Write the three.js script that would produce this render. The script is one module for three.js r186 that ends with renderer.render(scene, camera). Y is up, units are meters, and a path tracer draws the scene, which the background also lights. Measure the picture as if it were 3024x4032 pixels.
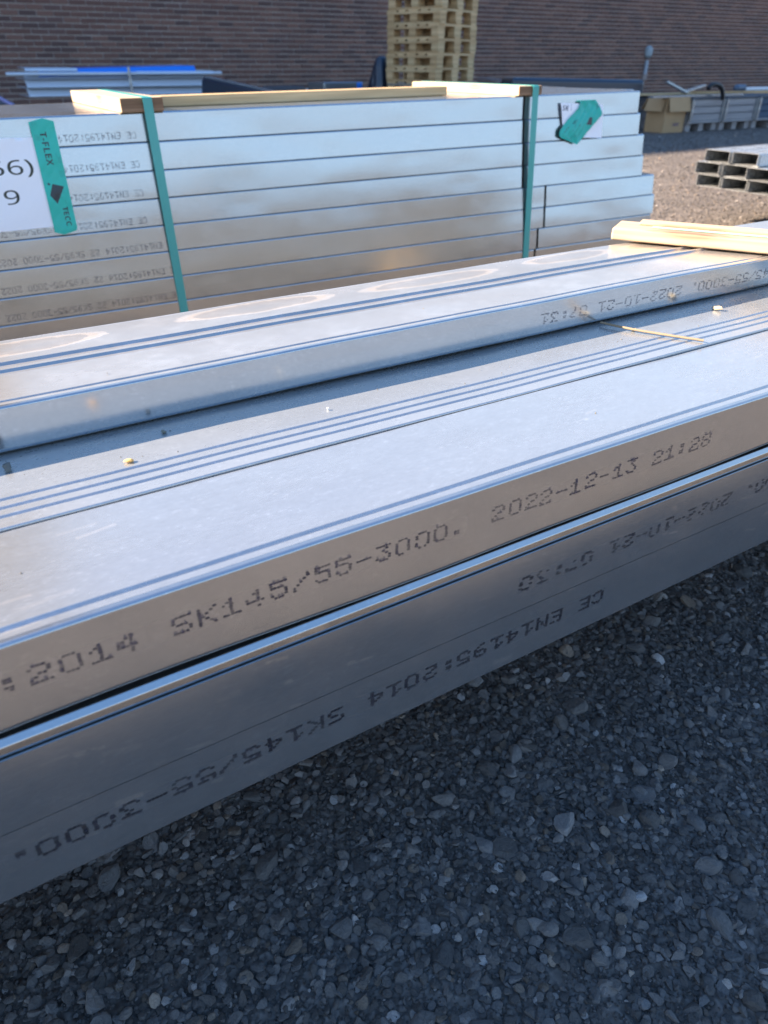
import * as THREE from 'three';
import { RoundedBoxGeometry } from 'three/addons/geometries/RoundedBoxGeometry.js';
import { mergeGeometries } from 'three/addons/utils/BufferGeometryUtils.js';

// ---------------------------------------------------------------- camera, sky, sun, exposure
const scene = new THREE.Scene();
const EYE = 0.62, F_PX = 2797, YAW = 1.02715, PITCH = 0.56318;        // x runs along the steel bundles, -z is away from the viewer
const camera = new THREE.PerspectiveCamera(2 * Math.atan(2016 / F_PX) * 180 / Math.PI, 3 / 4, 0.02, 900);
camera.position.set(0, EYE, 0);
camera.lookAt(Math.cos(YAW) * Math.cos(PITCH), EYE - Math.sin(PITCH), -Math.sin(YAW) * Math.cos(PITCH));
camera.focus = 0.62;
camera.userData.fStop = 9;

const SUN = new THREE.Vector3(-0.755, 0.5, -0.422).normalize();
const skyImage = new Float32Array(1024 * 512 * 4);                     // clear sky: pale at the horizon, blue above, a little brighter round the sun
for (let y = 0; y < 512; y++) for (let x = 0; x < 1024; x++) {
  const el = ((y + 0.5) / 512 - 0.5) * Math.PI, az = ((x + 0.5) / 1024 - 0.5) * 2 * Math.PI, c = Math.cos(el);
  const dot = c * Math.cos(az) * SUN.x + Math.sin(el) * SUN.y + c * Math.sin(az) * SUN.z;
  const t = Math.pow(1 - Math.max(0, Math.sin(el)), 2.1), glow = 0.10 * Math.pow(Math.max(0, dot), 6) + 0.10 * Math.pow(Math.max(0, dot), 40), g = el < 0 ? Math.max(0, 1 + el * 3) : 1;
  const k = (y * 1024 + x) * 4;
  skyImage[k] = (0.026 + 0.255 * t + glow) * g + 0.05 * (1 - g); skyImage[k + 1] = (0.080 + 0.303 * t + glow * 0.95) * g + 0.05 * (1 - g); skyImage[k + 2] = (0.203 + 0.285 * t + glow * 0.84) * g + 0.05 * (1 - g); skyImage[k + 3] = 1;
}
const skyMap = new THREE.DataTexture(skyImage, 1024, 512, THREE.RGBAFormat, THREE.FloatType);
skyMap.mapping = THREE.EquirectangularReflectionMapping; skyMap.magFilter = THREE.LinearFilter; skyMap.needsUpdate = true;
scene.background = skyMap;
scene.environment = skyMap;

const sun = new THREE.DirectionalLight(0xffe8cf, 5.0);
sun.name = 'sun';
sun.position.copy(SUN).multiplyScalar(40);
sun.castShadow = true;
Object.assign(sun.shadow.camera, { left: -25, right: 25, top: 25, bottom: -25, near: 1, far: 120 });
sun.shadow.mapSize.set(4096, 4096);
sun.shadow.radius = 1;
scene.add(sun, sun.target);

const renderer = new THREE.WebGLRenderer({ antialias: true });
renderer.toneMapping = THREE.LinearToneMapping;
renderer.toneMappingExposure = 4.5;
renderer.shadowMap.enabled = true;

// ---------------------------------------------------------------- helpers
let seed = 20231;
const rnd = () => { seed |= 0; seed = seed + 0x6D2B79F5 | 0; let t = Math.imul(seed ^ seed >>> 15, 1 | seed); t = t + Math.imul(t ^ t >>> 7, 61 | t) ^ t; return ((t ^ t >>> 14) >>> 0) / 4294967296; };
const rr = (a, b) => a + (b - a) * rnd();
const V3 = (x, y, d) => new THREE.Vector3(x, y, -d);                    // d: metres away from the viewer
// direction of a photo pixel, cut with the upright plane d metres away
function at(px, py, d) {
  const x = (px - 1512) / F_PX, y = (2016 - py) / F_PX, c = Math.cos(PITCH), s = Math.sin(PITCH);
  const f = c + y * s, u = y * c - s, X = f * Math.cos(YAW) + x * Math.sin(YAW), Z = f * Math.sin(YAW) - x * Math.cos(YAW);
  return [X * d / Z, EYE + u * d / Z, d];
}
const names = new Map();
const numbered = (n) => { const k = names.get(n) ?? 0; names.set(n, k + 1); return k ? n + '_' + String(k).padStart(3, '0') : n; };
function shade(o) { o.traverse((m) => { if (m.isMesh) { m.castShadow = true; m.receiveShadow = true; } }); return o; }
function thing(name, label, category, pos = [0, 0, 0], turn = 0, group) {
  const o = new THREE.Group();
  o.name = numbered(name); o.position.copy(V3(...pos)); o.rotation.y = turn;
  o.userData = { label, category };
  if (group) o.userData.group = group;
  scene.add(o);
  return o;
}
function part(name, geometry, material, parent) {
  const m = new THREE.Mesh(geometry, material);
  m.name = name; m.castShadow = m.receiveShadow = true;
  parent.add(m);
  return m;
}
function one(name, geometry, material, label, category, group) {
  const m = part(numbered(name), geometry, material, scene);
  m.userData = { label, category };
  if (group) m.userData.group = group;
  return m;
}
function struct(name, geometry, material) { const m = part(name, geometry, material, scene); m.userData.kind = 'structure'; return m; }
const box = (w, h, d, r = 0.002, s = 1) => new RoundedBoxGeometry(w, h, d, s, Math.min(r, w / 2.2, h / 2.2, d / 2.2));
const move = (g, x = 0, y = 0, z = 0) => g.translate(x, y, z);
function uvBox(g, k = 1) {                                             // uv in metres from the dominant axis
  const p = g.attributes.position, n = g.attributes.normal, uv = new Float32Array(p.count * 2);
  for (let i = 0; i < p.count; i++) {
    const ax = Math.abs(n.getX(i)), ay = Math.abs(n.getY(i)), az = Math.abs(n.getZ(i));
    const q = ax > ay && ax > az ? [p.getZ(i), p.getY(i)] : ay > az ? [p.getX(i), p.getZ(i)] : [p.getX(i), p.getY(i)];
    uv[2 * i] = q[0] * k; uv[2 * i + 1] = q[1] * k;
  }
  g.setAttribute('uv', new THREE.BufferAttribute(uv, 2));
  return g;
}

// ---------------------------------------------------------------- tileable noise and textures
function lattice(n) { const a = new Float32Array(n * n); for (let i = 0; i < n * n; i++) a[i] = rnd() * 2 - 1; return a; }
function noiseField(w, h, layers) {                                    // layers: [cells across u, cells across v, weight]
  const out = new Float32Array(w * h);
  for (const [cu, cv, wt] of layers) {
    const n = Math.max(cu, cv), L = lattice(n);
    for (let y = 0; y < h; y++) {
      const fy = y / h * cv, y0 = Math.floor(fy), ty = fy - y0, sy = ty * ty * (3 - 2 * ty);
      for (let x = 0; x < w; x++) {
        const fx = x / w * cu, x0 = Math.floor(fx), tx = fx - x0, sx = tx * tx * (3 - 2 * tx);
        const a = L[(y0 % cv) * n + x0 % cu], b = L[(y0 % cv) * n + (x0 + 1) % cu], c = L[((y0 + 1) % cv) * n + x0 % cu], d = L[((y0 + 1) % cv) * n + (x0 + 1) % cu];
        out[y * w + x] += wt * (a + (b - a) * sx + (c - a) * sy + (a - b - c + d) * sx * sy);
      }
    }
  }
  return out;
}
function colourTexture(w, h, f) {
  const d = new Uint8Array(w * h * 4);
  for (let i = 0; i < w * h; i++) { const [r, g, b] = f(i, i % w, (i / w) | 0); d[4 * i] = Math.max(0, Math.min(255, r)); d[4 * i + 1] = Math.max(0, Math.min(255, g)); d[4 * i + 2] = Math.max(0, Math.min(255, b)); d[4 * i + 3] = 255; }
  const t = new THREE.DataTexture(d, w, h); t.colorSpace = THREE.SRGBColorSpace; t.magFilter = THREE.LinearFilter; t.wrapS = t.wrapT = THREE.RepeatWrapping; t.needsUpdate = true;
  return t;
}
function valueTexture(w, h, f) {
  const d = new Float32Array(w * h * 4);
  for (let i = 0; i < w * h; i++) { const v = f(i, i % w, (i / w) | 0); d[4 * i] = d[4 * i + 1] = d[4 * i + 2] = v; d[4 * i + 3] = 1; }
  const t = new THREE.DataTexture(d, w, h, THREE.RGBAFormat, THREE.FloatType); t.magFilter = THREE.LinearFilter; t.wrapS = t.wrapT = THREE.RepeatWrapping; t.needsUpdate = true;
  return t;
}
const tiled = (t, k, kv = k) => { const c = t.clone(); c.repeat.set(k, kv); c.needsUpdate = true; return c; };

// galvanised steel: fine elongated spangle, mild roughness patches, slight waviness of the sheet
const spangle = noiseField(512, 512, [[150, 230, 0.55], [70, 120, 0.4], [24, 40, 0.2]]);
const patch = noiseField(512, 512, [[6, 8, 0.6], [17, 23, 0.3], [90, 120, 0.2]]);
const steelColour = colourTexture(512, 512, (i) => { const v = 184 + 4 * spangle[i] + 3 * patch[i] + (spangle[i] > 0.62 ? 8 : 0); return [v - 3, v + 1, v + 3]; });
const steelRough = valueTexture(512, 512, (i) => Math.max(0.1, 0.20 + 0.02 * spangle[i] + 0.035 * patch[i]));
const sheetWave = noiseField(1024, 1024, [[3, 7, 0.7], [7, 16, 0.35], [13, 30, 0.12]]);
const steelBump = valueTexture(1024, 1024, (i) => 0.5 + 0.35 * sheetWave[i]);
const steel = (o = {}) => new THREE.MeshPhysicalMaterial({ color: o.color ?? 0xffffff, metalness: o.metal ?? 0.88, roughness: o.rough ?? 1, map: tiled(o.map ?? steelColour, 4), roughnessMap: tiled(steelRough, 4), bumpMap: tiled(steelBump, 1), bumpScale: o.bump ?? 0.003 });
const M = {};
M.steelNew = steel();
M.steelTop = steel({ metal: 0.67, rough: 1.4 });
M.steelBead = steel({ metal: 0.95, rough: 0.7, bump: 0.001 });
M.steelPack = steel({ bump: 0.0048, rough: 1.05, metal: 0.93 });
M.steelAged = steel({ rough: 0.85 });
M.steelDull = steel({ color: 0xd4d6d8, metal: 0.6 });
// weathered web of the raised stud: white bloom and outlined water marks
const bloom = noiseField(1024, 256, [[40, 12, 0.5], [110, 40, 0.4], [220, 90, 0.3], [12, 5, 0.4]]);
{
  const marks = [[0.03, 0.53, 0.050, 0.045], [0.20, 0.54, 0.060, 0.045], [0.36, 0.53, 0.065, 0.042], [0.52, 0.54, 0.05, 0.045], [0.66, 0.53, 0.06, 0.045]];
  M.steelWorn = steel({ metal: 0.66, rough: 1.2, map: colourTexture(1024, 256, (i, x, y) => {
    let v = 184 + 20 * Math.max(0, bloom[i]) - 6 * Math.abs(bloom[i]), warm = 3;
    for (const [cx, cy, rx, ry] of marks) {
      const q = Math.hypot((x / 1024 - cx) / rx, (y / 256 - cy) / ry) + 0.12 * bloom[i];
      if (q < 1) { v -= 3; warm += 7 * q; }
      if (Math.abs(q - 1) < 0.12) { v += 24; warm += 7; }
    }
    return [v + warm, v + 1, v - warm];
  }) });
  M.steelWorn.map.repeat.set(1 / 1.2, 1 / 0.34);
}

// the two near faces: pale smears, scratches and scuffs of handling
const scuffMap = (base, n, len, lift) => {
  const marks = [...Array(n)].map(() => [rr(0, 1024), rr(8, 248), rr(len * 0.3, len), rr(1.2, 5), rr(-0.25, 0.25), rr(0.3, 1) * lift]), f = new Float32Array(1024 * 256);
  for (const [mx, my, l, w, a, k] of marks) for (let q = -l; q <= l; q += 0.5) for (let e = -w; e <= w; e += 0.7) {
    const x = Math.round(mx + q + 1024) % 1024, y = Math.round(my + q * a + e + 2 * Math.sin(q * 0.15));
    if (y >= 0 && y < 256 && bloom[y * 1024 + x] > -0.1) f[y * 1024 + x] = Math.max(f[y * 1024 + x], k * (0.5 + 0.5 * rnd()));
  }
  return colourTexture(1024, 256, (i, x, y) => { const sp = spangle[(y * 2 % 512) * 512 + x * 2 % 512], v = base + 7 * sp + (sp > 0.6 ? 10 : 0) + 3 * bloom[i] + f[i]; return [v - 3 + f[i] * 0.3, v + 1, v + 3 - f[i] * 0.3]; });
};
M.steelFront = steel({ metal: 0.72, rough: 1.25, map: scuffMap(184, 22, 15, 18) });
M.steelFront.map.repeat.set(1 / 1.0, 1 / 0.12);
M.steelScuffed = steel({ map: scuffMap(184, 60, 12, 24), metal: 0.84 });
M.steelScuffed.map.repeat.set(1 / 0.9, 1 / 0.12);

// sawn timber: grain along u
const grainN = noiseField(1024, 256, [[6, 50, 0.6], [12, 110, 0.45], [40, 250, 0.25], [3, 7, 0.4]]);
const wood = (r, g, b, vary, rough = 0.75, knots = []) => {
  const t = colourTexture(1024, 256, (i, x, y) => {
    let v = grainN[i] * vary, k = 0;
    for (const [kx, ky, kr] of knots) { const q = Math.hypot((x - kx) * 0.6, y - ky) / kr; if (q < 1.6) k = Math.max(k, Math.min(1, 1.6 - q) * (0.75 + 0.25 * Math.sin(q * 16))); }
    return [r + v - k * 70, g + v * 0.92 - k * 88, b + v * 0.8 - k * 80];
  });
  t.repeat.set(1 / 1.1, 1 / 0.28);
  return new THREE.MeshStandardMaterial({ map: t, roughness: rough, bumpMap: tiled(woodBump, 1 / 1.1, 1 / 0.28), bumpScale: 0.0009 });
};
const woodBump = valueTexture(1024, 256, (i) => 0.5 + 0.3 * grainN[i]);
M.pine = wood(184, 162, 134, 16, 0.7, [[180, 60, 26], [560, 150, 20], [820, 40, 24], [930, 190, 18]]);
M.pineEnd = wood(120, 92, 68, 26);
M.pineDull = wood(196, 166, 122, 24);
M.palletYellow = wood(186, 152, 108, 28);
M.palletPale = wood(206, 172, 126, 22);
M.palletGrey = wood(140, 130, 118, 24);
M.greyBoard = wood(150, 146, 146, 22);
M.darkBoard = wood(84, 86, 92, 16);

const plain = (color, roughness = 0.6, o = {}) => new THREE.MeshPhysicalMaterial({ color, roughness, ...o });
M.strap = plain(0x3f9f98, 0.32, { clearcoat: 0.3, clearcoatRoughness: 0.3 });
M.strapPale = plain(0x8fc4b4, 0.4);
M.black = plain(0x14161a, 0.45);
M.navyFilm = plain(0x0f2438, 0.28, { clearcoat: 0.5, clearcoatRoughness: 0.25 });
M.blueFilm = plain(0x1d7ae0, 0.35, { clearcoat: 0.3 });
M.white = plain(0xe4e6ea, 0.6);
M.card = (() => { const n = noiseField(256, 256, [[4, 4, 0.4], [90, 60, 0.4], [160, 160, 0.4]]); const t = colourTexture(256, 256, (i) => [178 + 9 * n[i], 146 + 8 * n[i], 108 + 7 * n[i]]); t.repeat.set(3, 3); return new THREE.MeshStandardMaterial({ map: t, roughness: 0.9 }); })();
M.red = plain(0x8e2528, 0.5);

// ---------------------------------------------------------------- folded sheet profiles
// pts: [d, y, fillet radius]; the sheet runs through them, side = +1/-1 picks which side the good face is on
function foldLine(pts, side) {
  const out = [], nrm = (dx, dy) => { const l = Math.hypot(dx, dy); return [dy / l * side, -dx / l * side]; };
  const add = (p, n) => out.push({ p, n });
  for (let i = 0; i < pts.length; i++) {
    const [x, y, r = 0] = pts[i], a = pts[i - 1], b = pts[i + 1];
    if (!a) { add([x, y], nrm(b[0] - x, b[1] - y)); continue; }
    if (!b) { add([x, y], nrm(x - a[0], y - a[1])); continue; }
    let ix = x - a[0], iy = y - a[1], ox = b[0] - x, oy = b[1] - y;
    const li = Math.hypot(ix, iy), lo = Math.hypot(ox, oy); ix /= li; iy /= li; ox /= lo; oy /= lo;
    const turn = Math.acos(Math.max(-1, Math.min(1, ix * ox + iy * oy))), t = Math.min(r * Math.tan(turn / 2), li * 0.48, lo * 0.48), rad = t / Math.tan(turn / 2);
    const s = Math.sign(ix * oy - iy * ox), cx = x - ix * t - iy * s * rad, cy = y - iy * t + ix * s * rad, k = rad > 0.004 ? 9 : 5;
    for (let j = 0; j <= k; j++) {
      const w = s * turn * j / k, co = Math.cos(w), si = Math.sin(w), dx = ix * co - iy * si, dy = ix * si + iy * co;
      add([cx + dy * s * rad, cy - dx * s * rad], nrm(dx, dy));
    }
  }
  return out;
}
function sheet(pts, x0, x1, side, { thick = 0.0009, v0 = 0, u0 = 0, wave = null, steps = 1 } = {}) {
  const L = foldLine(pts, side), n = L.length, pos = [], nor = [], uv = [], idx = [];
  const xs = [...Array(steps + 1)].map((_, k) => x0 + (x1 - x0) * k / steps);
  const vert = (x, p, nn, u, v) => { pos.push(x, p[1] + (wave ? wave(x, p[1]) : 0), -p[0]); nor.push(nn[0], nn[1], nn[2]); uv.push(u, v); return pos.length / 3 - 1; };
  const quad = (a, b, c, d) => {                                        // wind so that the face looks along its normals
    const A = new THREE.Vector3().fromArray(pos, a * 3), B = new THREE.Vector3().fromArray(pos, b * 3), C = new THREE.Vector3().fromArray(pos, c * 3);
    const N = B.sub(A).cross(C.sub(A)), m = new THREE.Vector3().fromArray(nor, a * 3);
    if (N.dot(m) >= 0) idx.push(a, b, c, a, c, d); else idx.push(a, c, b, a, d, c);
  };
  const inner = L.map(({ p, n: q }) => [p[0] - q[0] * thick, p[1] - q[1] * thick]);
  let s = v0; const arc = L.map(({ p }, i) => { if (i) s += Math.hypot(p[0] - L[i - 1].p[0], p[1] - L[i - 1].p[1]); return s; });
  for (const face of [1, -1]) {
    const ids = L.map(({ p, n: q }, i) => { const P = face > 0 ? p : inner[i], N = [0, q[1] * face, -q[0] * face]; return xs.map((x) => vert(x, P, N, u0 + x, arc[i])); });
    for (let i = 1; i < n; i++) for (let k = 0; k < steps; k++) quad(ids[i - 1][k], ids[i - 1][k + 1], ids[i][k + 1], ids[i][k]);
  }
  for (const [x, e] of [[x0, -1], [x1, 1]]) {
    const ids = L.map(({ p }, i) => [vert(x, p, [e, 0, 0], x, arc[i]), vert(x, inner[i], [e, 0, 0], x, arc[i] + thick)]);
    for (let i = 1; i < n; i++) quad(ids[i - 1][0], ids[i - 1][1], ids[i][1], ids[i][0]);
  }
  for (const [i, e] of [[0, -1], [n - 1, 1]]) {
    const j = i ? i - 1 : 1, dx = L[i].p[0] - L[j].p[0], dy = L[i].p[1] - L[j].p[1], l = Math.hypot(dx, dy), N = [0, dy / l, -dx / l];
    for (let k = 0; k < steps; k++) quad(vert(xs[k], L[i].p, N, xs[k], arc[i]), vert(xs[k + 1], L[i].p, N, xs[k + 1], arc[i]), vert(xs[k + 1], inner[i], N, xs[k + 1], arc[i] + thick), vert(xs[k], inner[i], N, xs[k], arc[i] + thick));
  }
  const g = new THREE.BufferGeometry();
  g.setAttribute('position', new THREE.Float32BufferAttribute(pos, 3));
  g.setAttribute('normal', new THREE.Float32BufferAttribute(nor, 3));
  g.setAttribute('uv', new THREE.Float32BufferAttribute(uv, 2));
  g.setIndex(idx);
  return g;
}
const groove = (d, y, w = 0.0038, h = 0.0019) => [[d - w / 2, y, 0.001], [d, y - h, 0.0007], [d + w / 2, y, 0.001]];

// ---------------------------------------------------------------- ink-jet print in a 5 x 7 dot matrix
const GLYPH = { 0: [14, 17, 17, 17, 17, 17, 14], 1: [4, 12, 20, 4, 4, 4, 31], 2: [14, 17, 1, 6, 8, 16, 31], 3: [31, 2, 4, 2, 1, 17, 14], 4: [2, 6, 10, 18, 31, 2, 2], 5: [31, 16, 30, 1, 1, 17, 14], 6: [6, 8, 16, 30, 17, 17, 14], 7: [31, 1, 2, 4, 8, 8, 8], 8: [14, 17, 17, 14, 17, 17, 14], 9: [14, 17, 17, 15, 1, 2, 12],
  S: [15, 16, 16, 14, 1, 1, 30], K: [17, 18, 20, 24, 20, 18, 17], E: [31, 16, 16, 30, 16, 16, 31], N: [17, 25, 21, 21, 19, 17, 17], C: [14, 17, 16, 16, 16, 17, 14], '/': [1, 1, 2, 4, 8, 16, 16], '-': [0, 0, 0, 31, 0, 0, 0], '.': [0, 0, 0, 0, 0, 12, 12], ':': [0, 12, 12, 0, 12, 12, 0], ' ': [0, 0, 0, 0, 0, 0, 0] };
function inkText(text, { pitch, height, ink = [46, 40, 58], alpha = 0.8, smear = 0.3, faint = 0.08, fat = 1 }) {
  const cell = 56, W = Math.min(2048, Math.ceil(text.length * cell)), H = 96, cv = document.createElement('canvas');
  cv.width = W; cv.height = H;
  const c = cv.getContext('2d'), sx = W / text.length, stepX = sx / 6.4, stepY = H / 9;
  c.clearRect(0, 0, W, H);
  [...text].forEach((ch, k) => {
    const g = GLYPH[ch], jx = rr(-2, 2), jy = rr(-3, 3), weak = rr(0.55, 1);
    g.forEach((row, y) => { for (let x = 0; x < 5; x++) if (row >> (4 - x) & 1) {
      if (rnd() < faint) continue;
      const X = k * sx + (x + 1.1) * stepX + jx + rr(-0.9, 0.9), Y = (y + 1.5) * stepY + jy + rr(-0.8, 0.8);
      c.fillStyle = `rgba(${ink[0]},${ink[1]},${ink[2]},${(alpha * weak * rr(0.6, 1)).toFixed(2)})`;
      c.beginPath(); c.ellipse(X, Y, rr(3.9, 5.4) * fat, rr(3.6, 4.9) * fat, 0, 0, 6.29); c.fill();
      if (rnd() < smear) { c.fillStyle = `rgba(${ink[0] + 40},${ink[1] + 36},${ink[2] + 40},${(alpha * 0.35).toFixed(2)})`; c.beginPath(); c.ellipse(X + rr(-3, 3), Y - rr(3, 11), rr(2.5, 5), rr(4, 9), 0, 0, 6.29); c.fill(); }
    } });
  });
  const t = new THREE.CanvasTexture(cv); t.colorSpace = THREE.SRGBColorSpace; t.magFilter = THREE.LinearFilter;
  const m = new THREE.MeshStandardMaterial({ map: t, transparent: true, roughness: 0.6 });
  return { m, w: text.length * pitch, h: height * 9 / 7 };
}
function printOn(parent, text, opt, x, y, d, flipped) {                 // x: centre of the first (or, upside down, last read) character cell edge
  const { m, w, h } = inkText(text, opt);
  const p = part('printed_code', new THREE.PlaneGeometry(w, h), m, parent);
  p.position.set(x, y, -d); if (flipped) p.rotation.z = Math.PI;
  p.castShadow = false;
  return p;
}

// ---------------------------------------------------------------- ground
const gN = noiseField(1024, 1024, [[5, 5, 0.35], [23, 23, 0.35], [90, 90, 0.5], [200, 200, 0.6], [400, 400, 0.5]]);
const gM = noiseField(512, 512, [[3, 3, 0.5], [9, 9, 0.4], [30, 30, 0.2]]);
const groundColour = colourTexture(1024, 1024, (i) => { const v = 96 + 26 * gN[i]; return [v * 1.06, v * 0.985, v * 0.92]; });
const groundBump = valueTexture(1024, 1024, (i) => 0.5 + 0.3 * gN[i]);
M.ground = new THREE.MeshStandardMaterial({ map: tiled(groundColour, 1 / 1.3), roughness: 0.95, bumpMap: tiled(groundBump, 1 / 1.3), bumpScale: 0.012 });
{
  const g = new THREE.PlaneGeometry(420, 420); g.rotateX(-Math.PI / 2);
  const uv = g.attributes.uv; for (let i = 0; i < uv.count; i++) uv.setXY(i, uv.getX(i) * 420, uv.getY(i) * 420);
  struct('gravel_ground', g, M.ground);
}
// loose stones
function stoneShape(detail, k) {
  const g = new THREE.IcosahedronGeometry(1, detail), p = g.attributes.position, dirs = [...Array(10)].map(() => new THREE.Vector3(rr(-1, 1), rr(-1, 1), rr(-1, 1)).normalize()), cut = dirs.map(() => rr(0.36, 0.74)), v = new THREE.Vector3();
  for (let i = 0; i < p.count; i++) {
    v.fromBufferAttribute(p, i);
    dirs.forEach((d, j) => { const q = v.dot(d); if (q > cut[j]) v.addScaledVector(d, (cut[j] - q)); });   // chipped flats
    v.multiplyScalar(1 + k * Math.sin(v.x * 7 + v.y * 5) * Math.cos(v.z * 6));
    p.setXYZ(i, v.x, v.y, v.z);
  }
  g.computeVertexNormals();
  return g;
}
const stoneN = noiseField(128, 128, [[14, 14, 0.5], [40, 40, 0.5], [64, 64, 0.4]]);
M.stone = new THREE.MeshStandardMaterial({ roughness: 0.88, map: colourTexture(128, 128, (i) => { const v = 232 + 22 * stoneN[i]; return [v, v, v]; }), bumpMap: valueTexture(128, 128, (i) => 0.5 + 0.3 * stoneN[i]), bumpScale: 0.0012 });
function scatter(name, count, shapes, r0, r1, where, sink) {
  const per = Math.ceil(count / shapes.length), d = new THREE.Object3D(), c = new THREE.Color();
  shapes.forEach((g) => {
    const m = new THREE.InstancedMesh(g, M.stone, per);
    m.name = numbered(name); m.userData = { kind: 'stuff', label: 'loose grey crushed gravel strewn over the yard', category: 'gravel' };
    for (let i = 0; i < per; i++) {
      const [x, z] = where(), r = r0 + (r1 - r0) * Math.pow(rnd(), 2.2);
      d.position.set(x, r * sink + rr(-0.12, 0.12) * r, -z);
      d.scale.set(r * rr(1.0, 1.65), r * rr(0.5, 0.85), r * rr(0.85, 1.3));
      d.rotation.set(rr(-0.35, 0.35), rr(0, 6.28), rr(-0.35, 0.35)); d.updateMatrix(); m.setMatrixAt(i, d.matrix);
      const k = rnd(), v = k < 0.03 ? rr(0.3, 0.46) : k < 0.14 ? rr(0.19, 0.28) : rr(0.075, 0.19), warm = rnd() < 0.06 ? 0.3 : rr(0, 0.12);
      c.setRGB(v * (1.05 + warm), v * (0.985 + warm * 0.2), v * (0.94 - warm * 0.5)); m.setColorAt(i, c);
    }
    m.castShadow = m.receiveShadow = true; scene.add(m);
  });
}
const nearPatch = () => [rr(-0.4, 1.5), rr(-0.12, 0.7)];
const big = [0, 1, 2, 3, 4].map(() => stoneShape(2, 0.03)), mid = [0, 1, 2].map(() => stoneShape(1, 0.05)), small = [0, 1].map(() => stoneShape(0, 0.05));
scatter('gravel_stone', 1900, big, 0.0052, 0.0120, nearPatch, 0.1);
scatter('gravel_chip', 54000, mid, 0.0021, 0.0056, nearPatch, 0.24);
scatter('gravel_grit', 130000, small, 0.0008, 0.0021, nearPatch, 0.5);
const farPatch = () => { const z = 0.7 + 5.5 * Math.pow(rnd(), 1.3); return [rr(1.35, 1.9) + z * rr(0.15, 1.35), z]; };
scatter('gravel_chip', 34000, mid.slice(0, 2), 0.003, 0.0075, farPatch, 0.3);
scatter('gravel_stone', 1500, big.slice(0, 2), 0.006, 0.012, farPatch, 0.25);

// ---------------------------------------------------------------- brick building
{
  const b = thing('brick_building', 'long dark brown brick wall of the warehouse behind the yard', 'building', [0, 0, 13.72]);
  const mortarN = noiseField(256, 256, [[4, 4, 0.4], [60, 60, 0.5], [128, 128, 0.5]]);
  const mt = colourTexture(256, 256, (i) => { const v = 186 + 12 * mortarN[i]; return [v, v * 0.93, v * 0.88]; }); mt.repeat.set(0.7, 0.7);
  M.mortar = new THREE.MeshStandardMaterial({ map: mt, roughness: 0.95 });
  part('wall_core', uvBox(move(new THREE.BoxGeometry(31, 4.3, 8), 16, 2.15, -4)), M.mortar, b);
  part('parapet_cap', move(box(31.1, 0.12, 8.3, 0.02), 16, 4.36, -4), M.steelDull, b);
  part('tall_wing', uvBox(move(new THREE.BoxGeometry(26, 10.9, 9), 0.498 - 13, 5.45, -4.5)), M.mortar, b);
  part('parapet_cap', move(box(26.2, 0.12, 9.2, 0.02), 0.45 - 13, 10.96, -4.5), M.steelDull, b);
  const cols = [[0.185, 0.093, 0.072], [0.210, 0.105, 0.080], [0.138, 0.077, 0.066], [0.250, 0.128, 0.095], [0.183, 0.099, 0.082]].map(([r, g, bl]) => { const m = new THREE.MeshStandardMaterial({ roughness: 0.9, map: M.stone.map }); m.color.setRGB(r, g, bl); return m; });
  const BW = 0.234, BH = 0.0605, PX = 0.246, PY = 0.0755, geo = box(BW, BH, 0.03, 0.003);
  const cells = [];
  for (let r = 0; r < 143; r++) for (let k = 0; k < 150; k++) if (r < 56 || k < 26) cells.push([-6 + k * PX + (r % 2) * PX / 2, 0.045 + r * PY, r, k]);
  const showing = (c) => { const y = c[1]; return c[0] > 1.3 && c[0] < 5.2 && y > 0.1 && y < 1.55; };
  const near = cells.filter(showing).sort((p, q) => p[0] - q[0]).slice(0, 296), nearSet = new Set(near);
  for (const [x, y] of near) { const m = part('brick', geo, cols[(rnd() * cols.length) | 0], b); m.position.set(x + rr(-0.002, 0.002), y + rr(-0.0015, 0.0015), rr(-0.003, 0.003)); }
  const rest = cells.filter((c) => !nearSet.has(c)), d = new THREE.Object3D();
  const im = new THREE.InstancedMesh(geo, new THREE.MeshStandardMaterial({ roughness: 0.9, map: M.stone.map }), rest.length);
  im.name = 'brick_courses'; im.userData.kind = 'stuff';
  rest.forEach(([x, y], i) => { d.position.set(x + rr(-0.002, 0.002), y, rr(-0.003, 0.003)); d.updateMatrix(); im.setMatrixAt(i, d.matrix); im.setColorAt(i, cols[(rnd() * cols.length) | 0].color); });
  im.castShadow = im.receiveShadow = true; b.add(im);
}
{ // wall box with conduit on the brickwork
  const [x, y] = at(2556, 205, 13.66), t = thing('wall_socket_box', 'small pale grey box with a pipe below it fixed to the brick wall', 'wall box', [x, 0, 13.66]);
  part('housing', move(new THREE.CapsuleGeometry(0.095, 0.07, 6, 18), 0, y, -0.02), plain(0x98a2a6, 0.5), t);
  part('conduit', move(new THREE.CylinderGeometry(0.045, 0.045, 0.3, 14), 0, y - 0.31, -0.02), plain(0x9aa2ac, 0.5), t);
  part('outlet', move(box(0.13, 0.14, 0.1, 0.02), -0.02, y - 0.5, -0.02), plain(0x8c7f7a, 0.6), t);
}

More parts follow.
